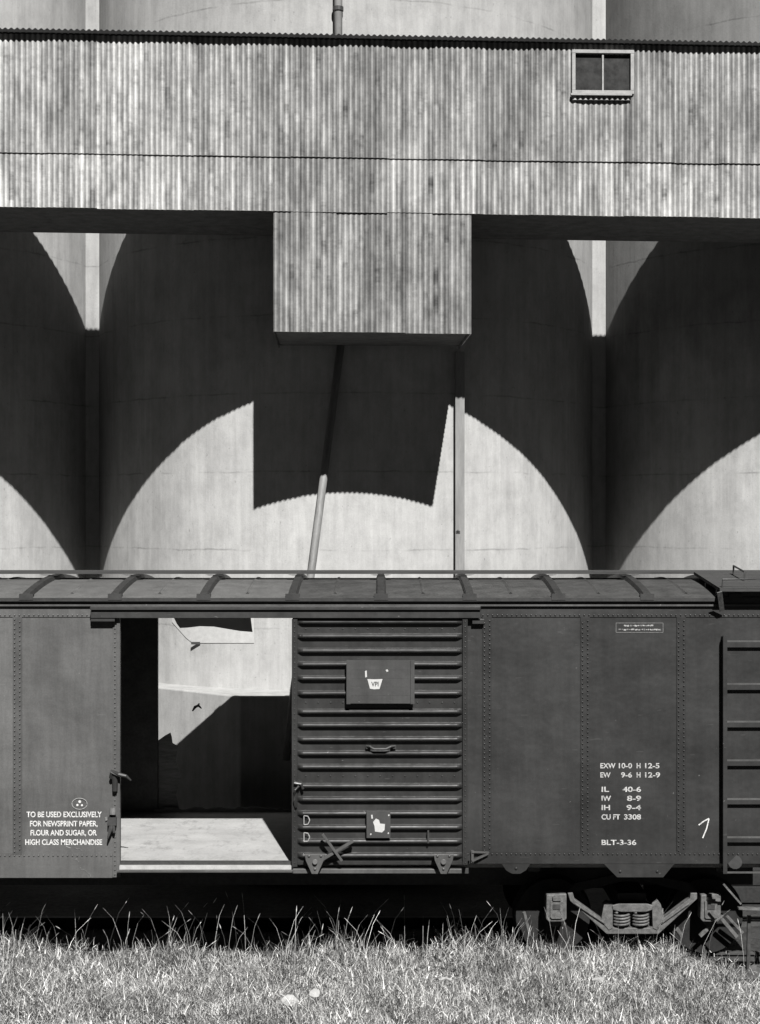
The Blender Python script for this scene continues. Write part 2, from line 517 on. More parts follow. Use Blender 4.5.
# roof of corrugated iron, its scalloped edge over the wall
m = MB()
step = PITCH / 8
nu = int((UB - UA + 0.3) / step)
us = [UA - 0.15 + i * step for i in range(nu + 1)]
for v, dz in ((-0.085, 0.0), (-0.085, -0.030), (GD, 0.0)):
    pass
rows = [(-0.085, -0.038), (-0.085, 0.004), (GD - 0.02, 0.015)]
for v, dz in rows:
    for u in us:
        m.v.append(G(u, v, H_T + dz + SLOPE * u + 0.011 * math.cos(2 * math.pi * u / (PITCH * 1.1))))
n = len(us)
for j in range(2):
    for i in range(n - 1): m.f.append((j * n + i, j * n + i + 1, (j + 1) * n + i + 1, (j + 1) * n + i))
m.build('roof', M['darktin'], gal, smooth=False)
lb(MB(), UA, UB, -0.088, GD - 0.1, H_T - 0.040, H_T - 0.010).build('eave_board', M['darktin'], gal)
# window
wm = MB()
fw = 0.045
u0, u1, z0, z1 = wu0, wu1, wz0, wz1
win = MB()
win.box(u0 - fw, u1 + fw, -0.05, 0.05, z1, z1 + fw, G)
win.box(u0 - fw, u1 + fw, -0.05, 0.05, z0 - fw, z0, G)
win.box(u0 - fw, u0, -0.049, 0.05, z0 + 0.001, z1 - 0.001, G)
win.box(u1, u1 + fw, -0.049, 0.05, z0 + 0.001, z1 - 0.001, G)
wo = win.build('window', M['frame'], gal, bevel=0.004)
MB().box((u0 + u1) / 2 - 0.011, (u0 + u1) / 2 + 0.011, -0.03, 0.02, z0 + .002, z1 - .002, G).build('mullion', M['frame'], wo)
MB().box(u0 + .001, (u0 + u1) / 2 - 0.012, 0.0, 0.006, z0 + .001, z1 - .001, G).build('pane', M['glass'], wo)
MB().box((u0 + u1) / 2 + 0.012, u1 - .001, 0.004, 0.010, z0 + .001, z1 - .001, G).build('pane', M['glass'], wo)
MB().box(u0 - fw - 0.02, u1 + 0.01, -0.085, -0.035, z0 - fw - 0.028, z0 - fw - 0.004, G).build('sill', M['frame'], wo)
m = sheet(u0 - fw, u1 + 0.01, lambda u: z0 - fw - 0.085, lambda u: z0 - fw - 0.032, -0.045, seed=5)
build_sheet(m, 'apron_flashing', wo)
# the box that hangs below the gallery
bu0, bu1 = u_at(273.5), u_at(471.5)
box = MB().box(bu0 + .02, bu1 - .02, 0.05, GD - 0.02, H_D + 0.03, H_B + 0.0, G).build('hanging_spout_box', M['timber'], gal)
cuts = [bu0 + (bu1 - bu0) * t for t in (0, .24, .47, .66, .86, 1.0)]
for i in range(5):
    m = sheet(cuts[i], cuts[i + 1] + (0.02 if i < 4 else 0), lin(H_D), lin(H_B + 0.05), 0.022 + (0.004 if i % 2 else 0), seed=90 + i)
    build_sheet(m, 'front_sheet', box)
for uu in (bu0 + 0.006, bu1 - 0.006):
    def T(a, b, z, uu=uu): return G(uu + b, a, z)
    m = sheet(0.035, GD - 0.02, lambda u: H_D + SLOPE * 0, lambda u: H_B, 0.0, T=T, seed=70)
    build_sheet(m, 'side_sheet', box)

# ------------------------------------------------------------ pipes and column on the silo front
def silo_front(px, off=0.0):
    d = (px - CX) / F
    A = d * d + 1; B = -2 * (d * XC + YC); C = XC * XC + YC * YC - (RS + off) ** 2
    Y = (-B - math.sqrt(B * B - 4 * A * C)) / (2 * A)
    return d * Y, Y
Xa, Ya = silo_front(460, 0.10)
col = empty('steel_column', (Xa, Ya, 0), 'slim upright steel column running from the hanging box down past the boxcar roof', 'column')
m = MB(); zt = H_D - 0.02
m.box(Xa - 0.062, Xa + 0.062, Ya - 0.05, Ya - 0.038, 0, zt)
m.box(Xa - 0.062, Xa + 0.062, Ya + 0.038, Ya + 0.05, 0, zt)
m.box(Xa - 0.006, Xa + 0.006, Ya - 0.0378, Ya + 0.0378, 0, zt)
m.box(Xa - 0.068, Xa - 0.0625, Ya - 0.052, Ya + 0.052, 0, zt - 0.01)
m.build('column_shaft', M['steel'], col)
p = P(458, 531, Ya - 0.05)
MB().rivet(p[0], p[1] - .001, p[2], 0.02, 0.02).box(p[0] - .03, p[0] + .03, p[1] - .006, p[1] - .0005, p[2] - .035, p[2] + .002).build('cleat', M['iron'], col)
m = MB()
Yp = 21.93
pa, pb = P(341, 345, Yp), P(286, 745, 21.30 + 0.0)
pa = (pa[0], Yp, H_D + 0.05)
m.tube([pa, P(313, 560, 21.86), (P(293, 700, 21.35)[0], 21.15, ZC - 2.6), P(286, 760, 21.15)], 0.055, 14)
pp = tag(m.build('spout_pipe', M['pipe'], smooth=True), 'thin grey pipe leaning down from the hanging box to behind the open boxcar', 'pipe')
# downpipe above the gallery
X1, Y1 = silo_front(338, 0.07)
m = MB(); m.tube([(X1, Y1, H_T - 1.0), (X1, Y1, ZTOP - 0.1)], 0.062, 14)
dp = m.build('downpipe', M['drain'], smooth=True)
tag(dp, 'pale vertical downpipe with a dark collar above the gallery roof', 'pipe')
MB().tube([(X1, Y1, ZC + (CY - 11) * Y1 / F), (X1, Y1, ZC + (CY - 7) * Y1 / F)], 0.078, 14).build('collar', M['iron'], dp)

# ------------------------------------------------------------ boxcar
YF = 16.93                                # near side sheet
YB = 19.87                                # far side sheet
YM = (YF + YB) / 2
XL, XR = -8.17, 4.43
def cx_(px): return (px - CX) * YF / F
def cz_(py): return ZC + (CY - py) * YF / F
ZS = cz_(863)                             # floor level
DX0, DX1 = cx_(120), cx_(292.5)
Z_TOP = cz_(604)
car = empty('boxcar', ((XL + XR) / 2, YM, 0.14), 'old riveted steel freight boxcar with its side door slid open', 'boxcar')

ZR = cz_(855)                             # rivet line above the sill
seams_r = [487, 585, 681]
# near side sheets, each sheet a part
def near_panel(x0, x1, z0, z1, mat, lab=None):
    o = MB().box(x0, x1, YF, YF + 0.05, z0, z1).build('side_panel', M[mat], car)
    if lab: o['label'] = lab
    return o
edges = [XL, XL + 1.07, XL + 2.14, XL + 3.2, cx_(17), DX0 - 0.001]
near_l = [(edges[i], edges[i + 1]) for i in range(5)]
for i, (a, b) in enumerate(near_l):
    near_panel(a + 0.001, b - 0.001, cz_(877), Z_TOP, 'car_l' if i == 4 else 'car_l2', 'pale side panel carrying the newsprint notice' if i == 4 else None)
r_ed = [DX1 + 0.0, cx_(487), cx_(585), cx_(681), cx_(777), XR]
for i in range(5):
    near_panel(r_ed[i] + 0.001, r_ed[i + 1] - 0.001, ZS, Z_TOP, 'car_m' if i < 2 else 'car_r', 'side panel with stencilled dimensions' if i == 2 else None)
# header over the door opening
MB().box(DX0, DX1, YF, YF + 0.05, cz_(616), Z_TOP).build('door_header', M['car_trim'], car)

def seam(xc, z0, z1, mat, wd=0.10, rows=(-0.028, 0.028), y=None):
    y = YF - 0.011 if y is None else y
    m = MB().box(xc - wd / 2, xc + wd / 2, y, YF - 0.0005, z0, z1)
    for dx in rows:
        z = z0 + 0.03 + (0.024 if dx > 0 else 0)
        while z < z1 - 0.02:
            m.rivet(xc + dx, y, z, 0.0105, 0.012); z += 0.050
    return m.build('riveted_seam', M[mat + '_seam'], car)
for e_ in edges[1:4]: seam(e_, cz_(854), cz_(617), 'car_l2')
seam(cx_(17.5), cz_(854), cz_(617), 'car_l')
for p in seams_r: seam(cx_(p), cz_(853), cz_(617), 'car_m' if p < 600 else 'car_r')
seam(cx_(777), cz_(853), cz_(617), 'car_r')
# door post at the opening
m = MB().box(cx_(113), DX0, YF - 0.012, YF - 0.0005, cz_(877), cz_(617))
z = cz_(874)
while z < cz_(620):
    m.rivet(cx_(115.2), YF - 0.012, z, 0.011, 0.01); z += 0.05
m.box(DX0 - 0.03, DX0 + 0.004, YF - 0.03, YF - 0.0125, cz_(874), cz_(619))
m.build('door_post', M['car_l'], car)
# side sill bands with their rivet rows
def band(x0, x1, ytop, ybot, mat, rows, name='side_sill', y=YF - 0.008):
    m = MB().box(x0, x1, y, YF - 0.0006, cz_(ybot), cz_(ytop))
    for ry in rows:
        x = x0 + 0.02
        while x < x1 - 0.01:
            m.rivet(x, y, cz_(ry), 0.0105, 0.012); x += 0.052
    return m.build(name, M[mat], car)
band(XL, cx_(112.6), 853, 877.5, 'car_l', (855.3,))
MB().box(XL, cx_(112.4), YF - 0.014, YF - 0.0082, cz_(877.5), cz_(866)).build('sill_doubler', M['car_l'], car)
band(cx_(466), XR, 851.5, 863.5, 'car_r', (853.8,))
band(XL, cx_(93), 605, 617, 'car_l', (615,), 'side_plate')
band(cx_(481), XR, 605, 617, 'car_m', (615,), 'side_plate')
# sill gussets over the bolster
def gus(pts, riv):
    m = MB().prism_y([(cx_(a), cz_(b)) for a, b in pts], YF - 0.012, YF + 0.02)
    for a, b in riv: m.rivet(cx_(a), YF - 0.012, cz_(b), 0.018, 0.014)
    return m.build('sill_gusset', M['car_r'], car)
gus([(604, 863.8), (617, 877), (663, 877), (674, 863.8)], [(620, 871), (657, 871)])
gus([(502, 863.8), (506, 870), (512, 873.5), (520, 873.5), (526, 870), (530, 863.8)], [(516, 868)])
dlt = -4.67 * 2
m = MB().prism_y([(cx_(a) + dlt, cz_(b)) for a, b in [(604, 878), (617, 890), (663, 890), (674, 878)]], YF - 0.012, YF + 0.02)
m.build('sill_gusset', M['car_l'], car)

# far side
m = MB()
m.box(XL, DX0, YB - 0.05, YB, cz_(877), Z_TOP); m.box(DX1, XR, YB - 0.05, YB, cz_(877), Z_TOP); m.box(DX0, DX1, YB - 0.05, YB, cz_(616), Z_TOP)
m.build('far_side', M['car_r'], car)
MB().box(DX1 + 0.02, DX1 + 1.9, YB + 0.03, YB + 0.09, cz_(868), cz_(618)).build('far_door', M['car_door'], car)
# ends
for x0, x1 in ((XL, XL + 0.05), (XR - 0.05, XR)):
    m = MB().box(x0, x1, YF + 0.052, YB - 0.052, ZS - 0.1, Z_TOP)
    s_ = -1 if x0 < 0 else 1
    xx = x0 if s_ < 0 else x1
    for kz in range(9):
        z = ZS + 0.25 + kz * 0.29
        m.tube([(xx, YF + 0.15, z), (xx, YB - 0.15, z)], 0.05, 8)
    m.build('end_wall', M['car_r'], car)
# inner lining and floor
m = MB()
m.box(XL + 0.06, DX0 - 0.002, YF + 0.053, YF + 0.075, ZS + 0.002, Z_TOP - 0.05)
m.box(DX1 + 0.002, XR - 0.06, YF + 0.053, YF + 0.075, ZS + 0.002, Z_TOP - 0.05)
m.box(XL + 0.06, DX0 - 0.002, YB - 0.075, YB - 0.053, ZS + 0.002, Z_TOP - 0.05)
m.box(DX1 + 0.002, XR - 0.06, YB - 0.075, YB - 0.053, ZS + 0.002, Z_TOP - 0.05)
m.box(XL + 0.06, XR - 0.06, YF + 0.08, YB - 0.08, Z_TOP - 0.045, Z_TOP - 0.02)
m.box(XL + 0.052, XL + 0.07, YF + 0.08, YB - 0.08, ZS + 0.002, Z_TOP - 0.05)
m.box(XR - 0.07, XR - 0.052, YF + 0.08, YB - 0.08, ZS + 0.002, Z_TOP - 0.05)
m.build('interior_lining', M['liner'], car)
# torn dark paper along the foot of the far doorway
m = MB()
pts = [(DX0 - 0.05, ZS + 0.004)]
x = DX0 - 0.05
rr = random.Random(4)
while x < DX1 + 0.1:
    pts.append((x, ZS + 0.045 + rr.uniform(-0.02, 0.03))); x += rr.uniform(0.03, 0.12)
pts.append((DX1 + 0.1, ZS + 0.004))
m.prism_y(pts, YB - 0.09, YB - 0.08)
m.build('torn_paper_strip', M['timber'], car)
m = MB()
rr = random.Random(9)
yy = YF + 0.06
Yt = YB + 0.004
MB().prism_y([((a - CX) * Yt / F, ZC + (CY - b) * Yt / F) for a, b in ((150, 741), (158, 740.5), (165, 735.5), (170.5, 732.5), (171.8, 737), (172.6, 743), (178, 746), (176, 760), (181, 778), (176, 795), (180, 812), (150, 812))], Yt, Yt + 0.004).build('added_dark_sheet', M['timber'], car)  # ragged sheet added to darken the lower left of the far doorway
MB().box(XL + 0.05, XR - 0.05, YF + 0.052, YB - 0.052, ZS - 0.06, ZS).build('car_floor', M['floor'], car)
# threshold and lower door track
MB().box(DX0 + 0.006, DX1 + 0.02, YF - 0.03, YF + 0.0515, cz_(864.0), cz_(861.5)).build('threshold', M['iron'], car)
MB().box(DX0 + 0.006, DX1 + 0.02, YF - 0.075, YF - 0.031, cz_(868.0), cz_(864.2)).build('threshold_plate', M['sill'], car)
m = MB().box(cx_(118), cx_(461), YF - 0.085, YF - 0.004, cz_(870.8), cz_(868.2))
m.box(cx_(293.5), cx_(461), YF - 0.14, YF - 0.088, cz_(870.5), cz_(866.2))
m.build('lower_door_track', M['track_bar'], car, bevel=0.003)
# upper door track
m = MB().box(cx_(92), cx_(480), YF - 0.115, YF - 0.002, cz_(609.3), cz_(606))
m.box(cx_(92), cx_(480), YF - 0.0598, YF - 0.002, cz_(611.5), cz_(609.5))
m.box(cx_(92), cx_(480), YF - 0.09, YF - 0.06, cz_(617.5), cz_(611.0))
m.box(cx_(92), cx_(116), YF - 0.08, YF - 0.013, cz_(621.0), cz_(617.8))
m.box(cx_(472), cx_(484), YF - 0.06, YF - 0.013, cz_(623.5), cz_(618.8))
m.build('upper_door_track', M['car_trim'], car, bevel=0.003)

# ---- sliding door
YD = YF - 0.075
def dx_(px): return (px - CX) * YD / F
def dz_(py): return ZC + (CY - py) * YD / F
door = MB()
ribs = [621.7, 636, 650.6, 664, 678, 693, 711.5, 725, 739, 753, 766.6, 785.7, 799, 813, 827, 841, 855]
X0, X1 = dx_(296.5), dx_(463.5)
zt, zb = dz_(621), dz_(862)
zs = set(np.linspace(zb, zt, 40).tolist())
for ry in ribs:
    zc = dz_(ry)
    for d in (-.040, -.032, -.024, -.016, -.008, 0, .008, .016, .024, .032): zs.add(zc + d)
zs = sorted(z for z in zs if zb <= z <= zt)
xs = [X0, X0 + 0.02, X0 + 0.035, X0 + 0.05, X0 + 0.07] + list(np.linspace(X0 + 0.2, X1 - 0.2, 9)) + [X1 - 0.07, X1 - 0.05, X1 - 0.035, X1 - 0.02, X1]
def ribh(z):
    h = 0
    for ry in ribs:
        t = (z - dz_(ry)) / 0.030
        if abs(t) < 1: h = max(h, 0.05 * math.sqrt(max(0, 1 - t * t)) )
    return h
def tap(x):
    t = min((x - X0 - 0.012) / 0.05, (X1 - 0.012 - x) / 0.05)
    return max(0.0, min(1.0, t)) ** 0.6 if t > 0 else 0
vs = [(x, YD - ribh(z) * tap(x), z) for z in zs for x in xs]
nx = len(xs)
fs = [(j * nx + i, j * nx + i + 1, (j + 1) * nx + i + 1, (j + 1) * nx + i) for j in range(len(zs) - 1) for i in range(nx - 1)]
door.add(vs, fs)
door.box(X0 - 0.01, X1 + 0.01, YD + 0.004, YD + 0.03, zb, zt)
for sy in (702.5, 776):                    # riveted joints between the three pressings
    for i in range(13):
        door.rivet(X0 + 0.1 + i * 0.133, YD, dz_(sy), 0.010, 0.008)
for i in range(13): door.rivet(X0 + 0.1 + i * 0.133, YD, dz_(629), 0.009, 0.007)
dr = door.build('sliding_door', M['car_door'], car, smooth=False)
m = MB()
m.box(dx_(292), dx_(297.5), YD - 0.038, YF - 0.014, dz_(866), dz_(619.2))
m.box(dx_(462.5), dx_(467.5), YD - 0.034, YF - 0.014, dz_(864), dz_(619.2))
for x in (294.8, 465):
    z = dz_(862)
    while z < dz_(621):
        m.rivet(dx_(x), YD - (0.038 if x < 300 else 0.034), z, 0.008, 0.007); z += 0.055
m.box(dx_(297.6), dx_(462.4), YD - 0.02, YD + 0.0035, dz_(864.2), dz_(861.2))
m.build('door_frame', M['car_door'], dr)
# placard board
YP = YD - 0.105
def px_(px): return (px - CX) * YP / F
def pz_(py): return ZC + (CY - py) * YP / F
m = MB().box(px_(347), px_(414), YP, YD - 0.042, pz_(703.5), pz_(660.5))
for a, b, c, d in ((346.5, 350.5, 704, 660), (410.5, 414.5, 704, 660)):
    m.box(px_(a), px_(b), YP - 0.012, YP - 0.0005, pz_(c), pz_(d))
for i in range(1, 5): m.box(px_(351), px_(410), YP - 0.0012, YP - 0.0002, pz_(661 + i * 8.6) - .001, pz_(661 + i * 8.6) + .001)
pb_ = m.build('placard_board', M['board'], dr, bevel=0.003)
def poly_y(pts, Y, th=0.002):
    return MB().prism_y([((a - CX) * Y / F, ZC + (CY - b) * Y / F) for a, b in pts], Y - th, Y - 0.0002)
o = poly_y([(367.4, 679), (374, 679.3), (382.5, 679), (379.5, 689), (374, 689.3), (370, 688.7)], YP - 0.0015).build('torn_paper', M['paper'], pb_)
poly_y([(365, 671), (366.7, 670.5), (367, 677), (365.2, 677.5)], YP - 0.0015).build('torn_paper', M['paper'], pb_)
poly_y([(385.5, 670), (387.5, 669.3), (388.5, 671.2), (386.8, 672)], YP - 0.0015).build('torn_paper', M['paper'], pb_)
# routing board with the torn white sheet
m = MB().box(px_(366.5), px_(390.5), YP + 0.02, YD - 0.042, pz_(838.5), pz_(811.5))
rb = m.build('routing_board', M['board'], dr, bevel=0.002)
poly_y([(373, 822), (376, 818.5), (379, 820), (380, 823.5), (385, 824), (384.5, 830), (382, 832.5), (375, 831.5), (374.5, 826)], YP + 0.018).build('torn_paper', M['paper'], rb)
poly_y([(371, 815), (372.5, 814.6), (373, 818.4), (371.6, 818.9)], YP + 0.018).build('torn_paper', M['paper'], rb)
for a, b in ((370, 834), (387.5, 833), (388, 815)):
    poly_y([(a, b), (a + 1.2, b - 1), (a + 1.6, b + .6), (a + .4, b + 1.2)], YP + 0.018).build('paper_scrap', M['paper'], rb)
# handle
m = MB()
m.tube([P(366.5, 746, YD - .05), P(370, 746.5, YD - .075), P(374, 749, YD - .085), P(386, 749, YD - .085), P(391, 746.5, YD - .075), P(395, 746, YD - .05)], 0.013, 8)
m.box(dx_(366), dx_(371), YD - 0.055, YD - 0.03, dz_(748), dz_(744.5)); m.box(dx_(391), dx_(396), YD - 0.055, YD - 0.03, dz_(748), dz_(744.5))
m.build('door_handle', M['iron'], dr)
# left edge latch
YL = YD - 0.06
m = MB()
m.tube([P(299, 786, YL), P(295, 790, YL - .02), P(294.5, 800, YL - .02), P(296, 807, YL)], 0.014, 8)
m.tube([P(294, 783, YL), P(301, 784, YL), P(303, 789, YL)], 0.016, 8)
m.build('door_latch', M['car_door'], dr)
# crossed opening lever
m = MB()
m.bar(P(313, 865, YL - .03), P(353, 841, YL - .05), 0.03, 0.055, (0, -1, 0))
m.bar(P(322.5, 834, YL - .085), P(342, 861, YL - .07), 0.026, 0.035, (0, -1, 0))
m.build('door_lever', M['track_bar'], dr, bevel=0.004)
# hanger brackets / rollers
for c in (315, 443.5):
    pts = [(c - 10, 853), (c + 10, 853), (c + 9, 859), (c + 3, 872.5), (c - 3, 872.5), (c - 9, 859)]
    m = MB().prism_y([((a - CX) * (YL - .02) / F, ZC + (CY - b) * (YL - .02) / F) for a, b in pts], YL - 0.09, YL - 0.03)
    for a, b in ((-6, 856), (6, 856), (0, 869)): 
        q = P(c + a, b, YL - .091); m.rivet(q[0], YL - .09, q[2], 0.017, 0.014)
    m.tube([P(c, 862, YL - .03), P(c, 862, YL - 0.115)], 0.028, 12)
    m.build('door_roller', M['track_bar'], dr, bevel=0.003)
m = MB().box(dx_(427.3), dx_(428.9), YD - 0.065, YD - 0.03, dz_(842), dz_(829.5)); m.build('door_pin', M['iron'], dr)
# door stop to the right of the door
m = MB()
m.box(cx_(471), cx_(473.5), YF - 0.05, YF - 0.002, cz_(862), cz_(850))
m.bar(P(472, 852, YF - .05), P(489, 852.5, YF - .03), 0.02, 0.018)
m.bar(P(472, 861, YF - .05), P(488, 853.5, YF - .03), 0.03, 0.02)
m.build('door_stop', M['track_bar'], car)
MB().bar(P(470, 858, YF - .04), P(458, 858.5, YF - .06), 0.03, 0.05).build('stop_bar', M['car_trim'], car)

# latch keeper and hasp on the door post
YK = YF - 0.05
m = MB()
m.tube([P(111, 778, YK), P(112, 772, YK - .02), P(119, 774.5, YK - .05), P(126, 776, YK - .06), P(131, 780.5, YK - .05)], [0.022, 0.028, 0.024, 0.018, 0.010], 8)
m.tube([P(115, 772, YK), P(115, 791, YK)], [0.035, 0.028], 8)
m.build('latch_keeper', M['car_trim'], car)
m = MB()
m.tube([P(113, 808, YK), P(112.5, 815, YK - .02)], [0.03, 0.04], 8)
m.build('hasp_head', M['wornsteel'], car)
m = MB()
m.box(*(lambda a, b: (a[0], b[0], YK - .03, YK + .03, b[2], a[2]))(P(108, 817, YK), P(116.5, 825, YK)))
m.tube([P(112, 824, YK), P(110, 831, YK - .02), P(107.5, 839, YK - .03)], [0.03, 0.022, 0.008], 7)
m.tube([P(113, 824, YK), P(114, 833, YK - .02)], [0.03, 0.012], 7)
m.build('hasp', M['iron'], car)
poly_y([(105, 817), (107.3, 816.5), (107.5, 820), (105.5, 821)], YF - 0.016).build('seal_tag', M['faint'], car)

# ---- lettering
def text(body, px0, px1, py, h_px, Y, mat, name='stencil_lettering', parent=car, y_off=0.0025):
    cu = bpy.data.curves.new(name, 'FONT')
    cu.body = body; cu.size = 1.0; cu.extrude = 0.0; cu.offset = 0.022
    o = bpy.data.objects.new(name, cu)
    COL.objects.link(o)
    bpy.context.view_layer.update()
    dg = bpy.context.evaluated_depsgraph_get()
    me = bpy.data.meshes.new_from_object(o.evaluated_get(dg))
    bpy.data.objects.remove(o)
    n = len(me.vertices)
    a = np.empty(n * 3, dtype=np.float32); me.vertices.foreach_get('co', a); a = a.reshape(-1, 3)
    mn, mx = a.min(0), a.max(0)
    ph = h_px * Y / F
    W0, W1 = (px0 - CX) * Y / F, (px1 - CX) * Y / F
    zc = ZC + (CY - py) * Y / F
    out = np.zeros_like(a)
    out[:, 0] = W0 + (a[:, 0] - mn[0]) / (mx[0] - mn[0]) * (W1 - W0)
    out[:, 2] = zc - ph / 2 + (a[:, 1] - 0.0) / 0.70 * ph
    out[:, 1] = Y - y_off
    me.vertices.foreach_set('co', out.ravel())
    me.materials.clear(); me.materials.append(mat)
    me.name = name
    ob = bpy.data.objects.new(name, me)
    COL.objects.link(ob)
    ob.parent = parent; ob.location = -PW(parent)
    return ob
for s_, a, b, y in (('TO BE USED EXCLUSIVELY', 26.6, 101.8, 814.3), ('FOR NEWSPRINT PAPER,', 30, 97.6, 823.5),
                    ('FLOUR AND SUGAR, OR', 30.5, 96.8, 832.6), ('HIGH CLASS MERCHANDISE', 25.3, 102.2, 842)):
    text(s_, a, b, y, 5.4, YF, M['white'])
for s_, a, b, y in (('EXW', 600.3, 615.5, 765.6), ('10-0', 618.8, 632, 765.6), ('H', 636.6, 640.5, 765.6), ('12-5', 645, 659.4, 765.6),
                    ('EW', 600.3, 610.6, 774.8), ('9-6', 621, 632, 774.8), ('H', 636.6, 640.5, 774.8), ('12-9', 645, 660, 774.8),
                    ('IL', 601.5, 609, 789.2), ('40-6', 622.5, 641, 789.2), ('IW', 601.5, 611, 798.2), ('8-9', 627, 641, 798.2),
                    ('IH', 601.5, 610, 807.4), ('9-4', 626.5, 641, 807.4), ('CU FT', 601.5, 620, 816.8), ('3308', 624, 641, 816.8),
                    ('BLT-3-36', 601.5, 636.2, 842.3)):
    text(s_, a, b, y, 5.0, YF, M['white2'])
text('VPI', 371.2, 378.5, 684, 4.6, YP - 0.0035, M['iron'], 'faded_lettering', pb_, 0.0006)

def stroke(pts, wpx, Y, mat, name, parent=car, off=0.003):
    m = MB()
    for (a, b), (c, d) in zip(pts[:-1], pts[1:]):
        A = Vector(P(a, b, Y)); B = Vector(P(c, d, Y)); A.y = B.y = Y - off
        D = (B - A).normalized(); N_ = Vector((-D.z, 0, D.x)) * (wpx * Y / F / 2)
        q = [A + N_, A - N_, B - N_, B + N_]
        m.add(q + [p + Vector((0, .001, 0)) for p in q], [(0, 1, 2, 3), (7, 6, 5, 4), (0, 3, 7, 4), (1, 5, 6, 2)])
        off += 0.0004
    return m.build(name, mat, parent)
stroke([(698.6, 825), (704, 821), (709, 818.4)], 1.2, YF, M['white'], 'chalk_mark')
stroke([(709, 818.6), (706.4, 829), (702.6, 838)], 1.2, YF, M['white'], 'chalk_mark')
# round emblem above the notice
def ring(cx0, cy0, rx, ry, wpx, mat, name, n=24):
    return stroke([(cx0 + rx * math.cos(2 * math.pi * i / n), cy0 + ry * math.sin(2 * math.pi * i / n)) for i in range(n + 1)], wpx, YF, mat, name)
ring(79.7, 803.6, 7.6, 5.6, 0.6, M['chalk'], 'round_emblem')
for a, b, r_ in ((79.8, 801.6, 1.5), (77.4, 805, 1.2), (82, 805.2, 1.1)):
    poly_y([(a + r_ * math.cos(t * .785), b + r_ * math.sin(t * .785)) for t in range(8)], YF - 0.001, 0.002).build('emblem_dot', M['white'], car)
rr = random.Random(2)
def scribble(x, y, wx, wy, n, mat, Y):
    pts = [(x, y)]
    for i in range(n):
        pts.append((pts[-1][0] + rr.uniform(-.3, 1) * wx, pts[-1][1] + rr.uniform(-1, 1) * wy + 0.35 * wy))
    stroke(pts, 0.45, Y, mat, 'chalk_scribble', off=0.0022)
scribble(66, 846, 3, 1.2, 3, M['chalk'], YF)
scribble(74, 848, 3.4, 1.8, 5, M['faint'], YF)
scribble(73, 859, 3.2, 2.2, 7, M['faint'], YF - 0.009)
scribble(80, 868, 3.2, 1.8, 7, M['faint'], YF - 0.015)
# chalk letters on the door ribs
for y in (820.5, 837.5):
    stroke([(304, y - 5), (304, y + 4)], 0.8, YD - 0.046, M['chalk'], 'chalk_letter', dr)
    stroke([(304, y - 5), (308, y - 4.4), (309.8, y - .5), (308, y + 3.6), (304, y + 4)], 0.8, YD - 0.046, M['chalk'], 'chalk_letter', dr)
# small stencilled plate high on the right
stroke([(616, 623), (663, 623), (663, 632.4), (616, 632.4), (616, 623)], 0.55, YF, M['faint'], 'plate_outline')
for y in (625.6, 629.6):
    x = 618.5 if y > 626 else 624
    while x < (660.5 if y > 626 else 652):
        l = rr.uniform(0.8, 2.6)
        stroke([(x, y + rr.uniform(-.4, .4)), (x + l, y + rr.uniform(-.4, .4))], rr.uniform(0.8, 1.8), YF, M['chalk'] if rr.random() < .55 else M['faint'], 'worn_marking')
        x += l + rr.uniform(0.3, 0.9)

# ---- roof
ZE, ZRG = ZC - 0.915, ZC - 0.775
YE0, YE1 = YF - 0.06, YB + 0.06
def rz(y):
    t = (y - YM) / (YE1 - YM)
    return ZE + (ZRG - ZE) * (1 - abs(t) ** 1.7)
bx = []
x = cx_(27.5) - 0.953 * 4
while x < XR: bx.append(x); x += 0.953
bx = [b for b in bx if b > XL]
ysr = list(np.linspace(YE0, YE1, 17))
ed = [XL - 0.03] + bx + [XR + 0.03]
for a, b in zip(ed[:-1], ed[1:]):
    m = MB()
    vs = [(x, y, rz(y)) for x in (a, b - .001) for y in ysr] + [(x, y, rz(y) - 0.03) for x in (a, b - .001) for y in ysr]
    n = len(ysr)
    for i in range(n - 1):
        m.f.append((i, n + i, n + i + 1, i + 1)); m.f.append((2 * n + i, 2 * n + i + 1, 3 * n + i + 1, 3 * n + i))
    m.f += [(0, 2 * n, 3 * n, n), (n - 1, 2 * n - 1, 4 * n - 1, 3 * n - 1)]
    for i in range(n - 1):
        m.f.append((i, i + 1, 2 * n + i + 1, 2 * n + i)); m.f.append((n + i, 3 * n + i, 3 * n + i + 1, n + i + 1))
    m.v = vs
    # shallow stiffening crease
    xm = (a + b) / 2 - 0.02
    o = len(m.v)
    for y in ysr[1:-1]:
        m.v += [(xm - 0.02, y, rz(y) + .0005), (xm, y, rz(y) + 0.012), (xm + 0.02, y, rz(y) + .0005)]
    for i in range(len(ysr) - 3):
        for q in (0, 1): m.f.append((o + i * 3 + q, o + i * 3 + q + 1, o + i * 3 + q + 4, o + i * 3 + q + 3))
    m.build('roof_sheet', M['roof_pale' if b < -0.5 else 'roof'], car)
